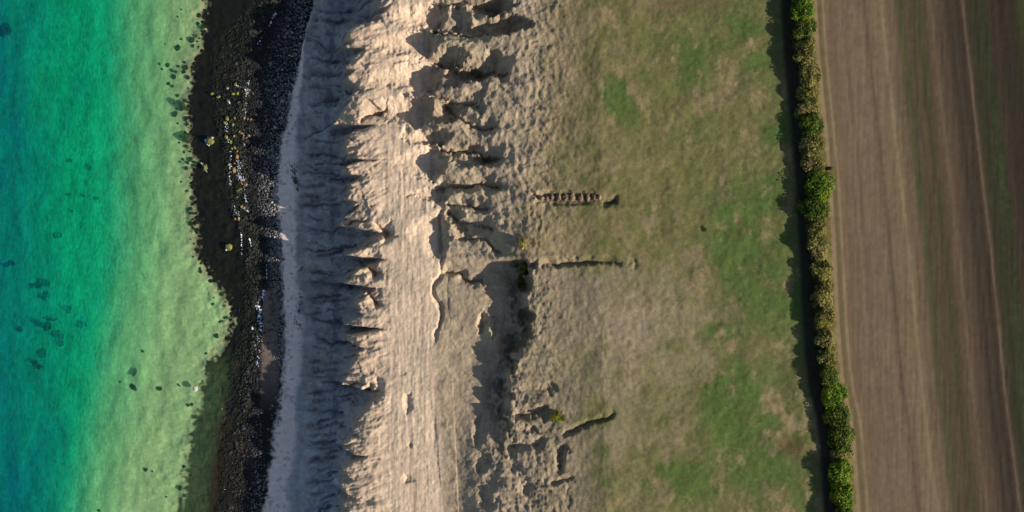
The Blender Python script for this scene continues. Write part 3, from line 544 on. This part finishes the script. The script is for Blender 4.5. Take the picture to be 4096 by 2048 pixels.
# pebble beach: the 300 largest as stones of their own, the rest as one mass
def pebble_field(n, seed):
    r = np.random.default_rng(seed); out = []
    pyv = r.uniform(-14, 526, n); a3 = np.interp(pyv, [a for a, b in CV[3][0]], [b for a, b in CV[3][0]]); a4 = np.interp(pyv, [a for a, b in CV[4][0]], [b for a, b in CV[4][0]])
    t = r.uniform(-.75, 1.04, n); px = a3+(a4-a3)*t+r.normal(0, 1.2, n)
    # sandy gap low on the beach
    gap = (px > 262) & (px < 277+4*r.normal(size=n)) & (pyv > 290); keep = ~gap | (r.uniform(size=n) < .06)
    southk = (pyv < 372) | (r.uniform(size=n) < .45); keep &= southk
    return px[keep], pyv[keep], t[keep]
ppx, ppy, pt = pebble_field(21000, 5)
r = np.random.default_rng(9)
pr = np.clip(r.lognormal(-2.15, .38, len(ppx)), .06, .42)*np.where(pt < .1, 1.15, .95)
order = np.argsort(-pr); big = order[:300]; rest = order[300:]
pal = np.array([(.075, .075, .08), (.11, .11, .115), (.16, .155, .15), (.055, .055, .06), (.13, .11, .09), (.24, .23, .22), (.09, .095, .10)])
VV = []; FF = []; CC = []; n = 0; shapes = [stone_shape(IV0, 60+i, .12, 3) for i in range(12)]
for i in rest:
    x, y, g = PZ(ppx[i], ppy[i]) if False else (0, 0, 0)
    break
px_, py_, rr = ppx[rest], ppy[rest], pr[rest]
z0 = np.interp(pt[rest], [-.8, 0, 1, 1.2], [-.55, 0, .9, 1.0]); sc_ = 0.15625*(H-z0)/140
wxp = (px_-512)*sc_; wyp = (256-py_)*sc_
ii = np.clip(np.searchsorted(xs, wxp), 0, len(xs)-1); jj = np.clip(np.searchsorted(ys, wyp), 0, len(ys)-1); gz = Z[jj, ii]
wet = ss(.62, .1, pt[rest])
for k in range(len(rest)):
    a = r.uniform(0, 6.28); ca, sa = math.cos(a), math.sin(a); B = shapes[k % 12]*np.array([1, r.uniform(.65, 1), r.uniform(.45, .7)])*rr[k]
    VV.append(np.stack([B[:, 0]*ca-B[:, 1]*sa+wxp[k], B[:, 0]*sa+B[:, 1]*ca+wyp[k], B[:, 2]+gz[k]+rr[k]*.2], -1)); FF.append(IF0+n); n += len(B)
    c = pal[r.integers(len(pal))]*r.uniform(.6, 1.25)
    if pt[rest[k]] < 0: c = c*.0+np.array([.020, .022, .013])*r.uniform(.6, 1.8)
    else: c = c*(1-.9*wet[k])*(1+.9*max(0, min(1, (pt[rest[k]]-.55)/.4)))
    CC.append(np.broadcast_to(c, (len(B), 3)))
m_peb = attr_mat('pebble', .7, .3)
tag(link('pebbles', mesh_np('pebbles', np.concatenate(VV), np.concatenate(FF), m_peb, np.concatenate(CC))), 'mass of small dark grey rounded pebbles covering the beach between water and sand', 'pebbles', None, 'stuff')
m_pb = [flat_mat('beach_stone_dark', (.03, .03, .032), .7, .25), m_grey, flat_mat('beach_stone_blue', (.10, .11, .12), .7, .25), flat_mat('beach_stone_brown', (.10, .085, .07), .7, .25)]
for i in big:
    wt = pt[i] < .35
    stone('beach_stone', m_pb[0] if wt else random.choice(m_pb), random.randrange(6), ppx[i], ppy[i], pr[i]*1.05, None, 1, random.uniform(.65, 1), .55, None, False, 'rounded grey stone among the pebbles between the waterline and the sand', 'stone', 'larger stones of the pebble beach')
for x, y, rx, lb, mt in [(1055, 225, 22, 'largest pale flat stone on the upper pebble beach', m_pale), (1060, 190, 15, 'grey rounded stone just above the largest pale flat one', m_grey), (920, 385, 15, 'bluish grey stone standing out among dark pebbles in the upper beach', m_grey), (735, 710, 14, 'dark blue stone at the landward side of the foam', m_pb[2]),
   (1105, 500, 13, 'pale oval stone on the sand edge, left of two others', m_pale), (1137, 462, 10, 'small round pale stone above the other two on the sand edge', m_pale), (1178, 547, 10, 'small pale stone furthest onto the sand of the three', m_pale), (920, 815, 8, 'small pale bluish stone in the dark middle of the pebbles', m_pale), (900, 765, 11, 'grey stone just above the small pale bluish one', m_grey), (1075, 772, 6, 'small grey stone alone on the pale sand', m_grey)]:
    stone('beach_stone', mt, random.randrange(6), *q6(x, y), rx*.4658/4*.155, None, 1.2, .9, .45, None, True, lb, 'stone')
for x, y, rx, lb, mt in [(535, 640, 12, 'pale upright oval stone in the lower tail of the pebbles', m_pale), (585, 652, 11, 'pale grey oval stone on the sand right of the pebble tail', m_pale), (622, 218, 8, 'small white stone on the sand near the cliff foot', m_pale), (512, 678, 10, 'flat grey stone below the pale upright oval one', m_grey), (472, 588, 12, 'long yellowish stone at the left edge of the pebble tail', m_pb[3])]:
    stone('beach_stone', mt, random.randrange(6), *q7(x, y), rx*.4658/4*.155, None, .8, 1.25, .45, 0, True, lb, 'stone')

# ------------------------------------------------------------------ foam and wrack
def flakes(paths, n, size, seed, mat, name, label, cat, z=.05, squash=.25):
    r = np.random.default_rng(seed); V = []; F = []; m = 0
    tot = sum(p[2] for p in paths)
    for pts, spread, wgt in paths:
        L_ = [0]
        for i in range(len(pts)-1): L_.append(L_[-1]+math.dist(pts[i], pts[i+1]))
        for _ in range(int(n*wgt/tot)):
            q_ = r.uniform(0, L_[-1]); px = np.interp(q_, L_, [p[0] for p in pts]); py = np.interp(q_, L_, [p[1] for p in pts])
            cl = fbm(np.array([px/2.0]), np.array([py/2.0]), seed, 3)[0]
            if cl < r.uniform(-.7, .3): continue
            px += r.normal(0, spread)+spread*1.2*cl; py += r.normal(0, spread*.6)
            x, y = P(px, py, 0.1); g = max(ground(x, y), 0)+z; s_z = size*r.lognormal(0, .45)
            B = IV0*(1+.35*r.normal(size=(len(IV0), 1)))*np.array([s_z*r.uniform(.4, 1), s_z*r.uniform(.6, 1.5), s_z*squash])
            a = r.uniform(-.6, .6); B = np.stack([B[:, 0]*math.cos(a)-B[:, 1]*math.sin(a)+x, B[:, 0]*math.sin(a)+B[:, 1]*math.cos(a)+y, B[:, 2]+g], -1)
            V.append(B); F.append(IF0+m); m += len(B)
    return tag(link(name, mesh_np(name, np.concatenate(V), np.concatenate(F), mat)), label, cat, None, 'stuff')
m_foam = flat_mat('sea_foam', (.62, .66, .72), .6, .3, 6, .3)
f6 = lambda *a: [q6(*p) for p in a]; f7 = lambda *a: [q7(*p) for p in a]
flakes([(f6((740, 95), (742, 180)), .8, 9), (f6((765, 50), (760, 95)), .4, 3), (f6((738, 200), (728, 360)), .5, 8), (f6((720, 500), (722, 620)), .5, 4),
  (f6((600, 740), (600, 960)), .7, 12), (f6((685, 730), (680, 800), (680, 870), (710, 910)), 1.5, 34), (f6((715, 890), (730, 1000), (738, 1095)), .6, 12), (f6((565, 400), (578, 520), (585, 620)), .6, 8), (f6((605, 650), (605, 740)), .4, 3),
  (f6((395, 540), (388, 560), (400, 585), (430, 603)), .5, 12), (f6((400, 537), (465, 535)), .3, 4), (f6((350, 750), (370, 785), (390, 825), (415, 835)), .5, 8),
  (f6((585, 215), (600, 245)), .4, 3), (f6((570, 120), (585, 110)), .3, 2), (f6((700, 1110), (750, 1180)), .8, 5), (f6((660, 1120), (680, 1270)), .6, 4), (f6((650, 90), (720, 110)), .3, 2), (f6((640, 1200), (625, 1100)), 1, 3)],
  1300, .045, 77, m_foam, 'foam', 'white flecks of foam between the rocks along the upper waterline', 'foam')
flakes([(f7((378, 560), (365, 610), (325, 680), (345, 740), (335, 790), (350, 850), (348, 905)), .9, 40), (f7((400, 340), (405, 470)), .25, 6), (f7((275, 870), (280, 915)), .3, 3), (f7((50, 170), (55, 215)), .3, 3), (f7((250, 110), (270, 185)), .3, 3), (f7((180, 60), (185, 260)), .4, 3),
  ([(256, 338), (258, 352), (257, 368)], 1.0, 12), ([(278, 2), (274, 16), (269, 26)], .5, 14), ([(262, 36), (258, 44)], .4, 3)],
  1300, .06, 78, m_foam, 'foam', 'bluish white foam line lapping the brown sand in the lower half', 'foam')
m_wrack = flat_mat('beach_wrack', (.03, .03, .032), .9, .3, 5, .1)
flakes([(f6((1130, 740), (1175, 900), (1190, 1000)), 1.6, 30), (f6((1150, 880), (1215, 960)), 1.5, 20), (f6((1045, 630), (1030, 700)), .7, 6), (f7((690, 580), (700, 700), (660, 830), (715, 890)), 1.5, 24), (f7((450, 630), (440, 720), (460, 870)), 2.0, 22), (f7((390, 890), (480, 905)), .6, 5), (f7((720, 360), (700, 395)), 1, 6)],
  900, .055, 80, m_wrack, 'beach_wrack', 'small dark scraps of dried weed scattered on the pale beach sand', 'beach wrack', .01, .5)

# ------------------------------------------------------------------ shrubs of the hedge
m_leaf = attr_mat('shrub_leaves', .75, .15, .25); m_bark = flat_mat('bark', (.07, .055, .04), .9, .3)
def tube(a, b, r0, r1, n=7):
    a = np.array(a, float); b = np.array(b, float); d = b-a; d /= np.linalg.norm(d); u = np.cross(d, [0, 1, .3]); u /= np.linalg.norm(u); v = np.cross(d, u)
    th = np.arange(n)*2*math.pi/n; ring = np.outer(np.cos(th), u)+np.outer(np.sin(th), v)
    V = np.concatenate([a+ring*r0, b+ring*r1]); F = np.array([[i, (i+1) % n, n+(i+1) % n, n+i] for i in range(n)]); return V, F
def join(parts):
    V = []; F = []; n = 0
    for v, f in parts: V.append(v); F.append(f+n); n += len(v)
    return np.concatenate(V), np.concatenate(F)
def shrub(name, loc, rx, ry, h, cols, seed, label, cat='shrub', group=None, leaves=4200, leaf=.13, stem=True):
    r = np.random.default_rng(seed); root = link(name, None, None, loc); root.empty_display_size = .3; tag(root, label, cat, group)
    nb = 9; blobs_ = [(0, 0, h*.55, rx*.75, ry*.8, h*.45)]
    for i in range(nb):
        a = r.uniform(0, 6.28); d = r.uniform(.35, .7); q_ = r.uniform(.32, .55)
        blobs_.append((math.cos(a)*rx*d, math.sin(a)*ry*d, h*r.uniform(.3, .72), rx*q_, ry*q_, h*r.uniform(.2, .32)))
    wts = np.array([b[3]*b[4] for b in blobs_]); wts /= wts.sum(); bi = r.choice(len(blobs_), leaves, p=wts); B = np.array(blobs_)[bi]
    d = r.normal(size=(leaves, 3)); d /= np.linalg.norm(d, axis=1)[:, None]; rad = 1-.45*r.uniform(0, 1, leaves)**1.6
    tuft = 1+.16*fbm(d[:, 0]*3+bi, d[:, 1]*3+d[:, 2]*2, 401, 3)
    c = B[:, :3]+d*B[:, 3:6]*(rad*tuft)[:, None]; c[:, 2] = np.maximum(c[:, 2], .12)
    nrm = d*.7+r.normal(size=(leaves, 3))*.4+np.array([.2, 0, .5]); nrm /= np.linalg.norm(nrm, axis=1)[:, None]
    u = np.cross(nrm, r.normal(size=(leaves, 3))); u /= np.linalg.norm(u, axis=1)[:, None]; v = np.cross(nrm, u)
    L1 = (leaf*r.uniform(.6, 1.35, leaves))[:, None]; W1 = L1*r.uniform(.45, .8, leaves)[:, None]
    V = np.stack([c-u*L1, c-v*W1, c+u*L1, c+v*W1], 1).reshape(-1, 3); F = np.arange(leaves*4).reshape(-1, 4)
    cm = np.array(cols); k = r.choice(len(cm), leaves); pn = fbm(c[:, 0]/.7+seed, c[:, 1]/.7, 411, 3); k = np.where(pn > .15, 0, np.where(pn < -.2, len(cm)-1, k))
    cf = cm[k]*r.uniform(.6, 1.35, leaves)[:, None]; cf = np.repeat(cf, 4, 0)
    link('foliage', mesh_np('foliage', V, F, m_leaf, cf, False), root)
    if stem:
        ps = []
        for i in range(5):
            a = i*1.26+r.uniform(-.3, .3); m_ = (math.cos(a)*rx*.22, math.sin(a)*ry*.22, h*.3); ps.append(tube((0, 0, -.2), m_, .11, .075)); ps.append(tube(m_, (math.cos(a)*rx*.55, math.sin(a)*ry*.55, h*.62), .075, .03))
        V, F = join(ps); link('trunk', mesh_np('trunk', V, F, m_bark), root)
    return root
G_ = {'bright': [alb(125, 145, 38), alb(95, 128, 28), alb(70, 100, 22)], 'green': [alb(105, 118, 40), alb(80, 100, 30), alb(58, 80, 24)], 'olive': [alb(138, 130, 66), alb(108, 108, 48), alb(74, 80, 38)], 'straw': [alb(150, 140, 80), alb(128, 122, 64), alb(96, 94, 46)]}
for k_ in G_: G_[k_] = [c*1.0 for c in G_[k_]]
hedge = [(802, -8, 13, 3.6, 'bright', 'bright green shrub cut by the top edge of the picture'), (803, 12, 11, 3.4, 'bright', 'bright green shrub, second from the top of the hedge'), (804, 31, 11, 3.3, 'green', 'mid green shrub above the first dark gap of the hedge'), (805, 52, 11, 3.7, 'olive', 'olive shrub with dark hollows below the bright green top of the hedge'),
 (807, 74, 12, 3.6, 'straw', 'straw coloured shrub between the two uppermost olive ones'), (808, 96, 10, 2.9, 'olive', 'olive shrub next to the lit notch in the hedge shadow'), (809, 112, 8, 2.2, 'straw', 'low straw coloured shrub with pale twigs at the hedge notch'), (810, 126, 10, 3.3, 'green', 'green shrub just below the low pale twiggy one'),
 (812, 146, 12, 3.5, 'straw', 'straw coloured shrub above the big round green bush, upper of two'), (814, 165, 9, 2.9, 'straw', 'straw coloured shrub touching the top of the big round green bush'), (817.5, 186, 15, 3.9, 'bright', 'big round bright green bush bulging towards the field'), (816, 208, 12, 3.5, 'green', 'darker green bush forming the lower end of the big round one'),
 (818, 229, 10, 2.9, 'olive', 'olive shrub with dark notches below the big green bush'), (819, 248, 12, 3.2, 'straw', 'straw coloured shrub at the middle height of the picture'), (821, 270, 10, 3.1, 'olive', 'olive shrub just above the thin lit gap in the shadow'), (823, 293, 12, 3.7, 'straw', 'pale straw shrub just below the thin lit gap in the shadow'),
 (824, 316, 12, 3.5, 'olive', 'olive shrub in the straight narrow stretch of the hedge'), (826, 338, 9, 3.3, 'straw', 'straw shrub beside the wide notch low in the straight hedge'), (828, 357, 10, 3.1, 'olive', 'last olive shrub before the bright green stretch'), (829, 375, 10, 3.6, 'green', 'green shrub where the hedge turns bright again'),
 (833, 393, 12, 3.5, 'bright', 'bright green shrub at the top of the lower bulge'), (837, 413, 14, 3.3, 'green', 'dense green shrub at the widest place of the lower bulge'), (841, 434, 12, 3.1, 'green', 'dark green shrub at the bottom of the lower bulge'), (842, 453, 8, 2.1, 'straw', 'small pale straw shrub between lower bulge and last green shrubs'),
 (841, 471, 12, 3.7, 'bright', 'bright green shrub just below the small pale one'), (842, 493, 13, 3.4, 'bright', 'yellow green shrub, second from the bottom of the hedge'), (843, 516, 13, 3.6, 'green', 'green shrub cut by the bottom edge of the picture')]
for i, (px, py, hl, h, kd, lb) in enumerate(hedge):
    x, y, g = PZ(px-2.5, py); rx = 1.75
    if i in (10, 11): rx = 2.35
    if i in (20, 21, 22): rx = 2.0
    root = shrub('hedge_shrub', (x, y, g), rx, hl*S(20)*1.3, h*.62, G_[kd], 500+i, lb+('' if 'hedge' in lb else ' of the hedge'), 'shrub', 'shrubs of the hedge beside the field', 7000)
# lone bushes on the slope
x, y, g = PZ(527, 268); shrub('bush', (x, y, g-.1), 1.1, 1.3, 1.0, [alb(120, 130, 40), alb(80, 96, 28), alb(46, 60, 20)], 601, 'dark green bush on the corner of the deep shadowed hollow', 'bush', None, 2600, .1)
x, y, g = PZ(521, 281); shrub('bush', (x, y, g-.1), .7, 1.0, .8, [alb(100, 110, 36), alb(60, 76, 24)], 602, 'smaller green bush just below the dark green one at the hollow corner', 'bush', None, 1500, .1)
x, y, g = PZ(557.5, 417.5); shrub('bush', (x, y, g-.1), 1.2, .85, 1.1, [alb(170, 165, 60), alb(120, 125, 44), alb(80, 88, 34)], 603, 'yellow green bush alone by the small dark hollow low on the slope', 'bush', None, 2600, .1)
x, y, g = PZ(704, 229); shrub('bush', (x, y, g-.1), .34, .42, .22, [alb(84, 112, 50), alb(66, 90, 40)], 604, 'tiny green bush alone in the middle of the pasture', 'bush', None, 700, .07)
x, y, g = PZ(829.5, 169); shrub('bush', (x, y, g-.05), .45, .3, .35, [alb(96, 78, 62), alb(70, 58, 46)], 605, 'tiny brown dead bush on the bare field edge', 'bush', None, 400, .06)
# ------------------------------------------------------------------ the row of soil heaps in the trench
m_clod = flat_mat('brown_soil', tuple(alb(142, 120, 98)), .95, .4, 7, .1, .8)
ords = ['first', 'second', 'third', 'fourth', 'fifth', 'sixth', 'seventh', 'eighth', 'ninth', 'tenth']
for i, x0 in enumerate([535, 612, 668, 755, 845, 932, 1040, 1132, 1215, 1278]):
    px = (2000+x0*.3106)/4; py = (720+(235 if i < 2 else 222)*.3106)/4; x, y, g = PZ(px, py)
    rx = [36, 30, 24, 32, 38, 40, 42, 30, 34, 24][i]*.3106/4*.155*1.05; ry = [26, 40, 46, 52, 56, 58, 58, 54, 46, 34][i]*.3106/4*.155*1.05; r_ = np.random.default_rng(700+i); ps = []
    for k in range(34):
        a = r_.uniform(0, 6.28); d = r_.uniform(0, 1)**.5*.75; s0 = r_.uniform(.10, .2); ps.append((stone_shape(IV1, int(r_.integers(90)), .25, 3)*s0+np.array([math.cos(a)*d*rx, math.sin(a)*d*ry, .5*(1-d*d)]), IF1))
    ps.append((stone_shape(IV3, 90+i, .2, 2)*np.array([rx*.85, ry*.9, .5]), IF3)); V, F = join(ps)
    o = link('soil_heap', mesh_np('soil_heap', V, F, m_clod), None, (x, y, -.05+zapp(px, py)*0+g)); tag(o, ords[i]+' heap of brown clods in the trench, counted from the sea side', 'soil heap', 'heaps of brown soil in the trench')
# weathered earth stack on the edge of the slope
x, y, g = PZ(521.5, 243.5); m_turf = flat_mat('dry_turf', tuple(alb(188, 165, 100)), .95, .5, 5, .1, .8); r_ = np.random.default_rng(5)
root = link('earth_stack', None, None, (x, y, g)); tag(root, 'small yellow turfed earth stack throwing a pointed shadow on the slope', 'earth stack')
V = IV3.copy(); V = np.sign(V)*np.abs(V)**.55; V[:, 2] = V[:, 2]*.75+.45; V[:, 0] *= .42*(1-.25*np.clip(V[:, 2], 0, 1)); V[:, 1] *= .85; V *= (1+.14*fbm(IV3[:, 0]*3, IV3[:, 1]*3+IV3[:, 2]*2, 811, 4))[:, None]
link('earth_body', mesh_np('earth_body', V, IF3, m_turf), root)
sh = shrub('tmp', (0, 0, 0), .5, .9, .5, [alb(160, 150, 70), alb(100, 96, 44)], 812, None, None, None, 700, .07, False)
tf = [c for c in bpy.data.objects if c.parent == sh][0]; tf.parent = root; tf.name = 'turf_cap'; tf.location = (.05, 0, 1.05); bpy.data.objects.remove(sh)
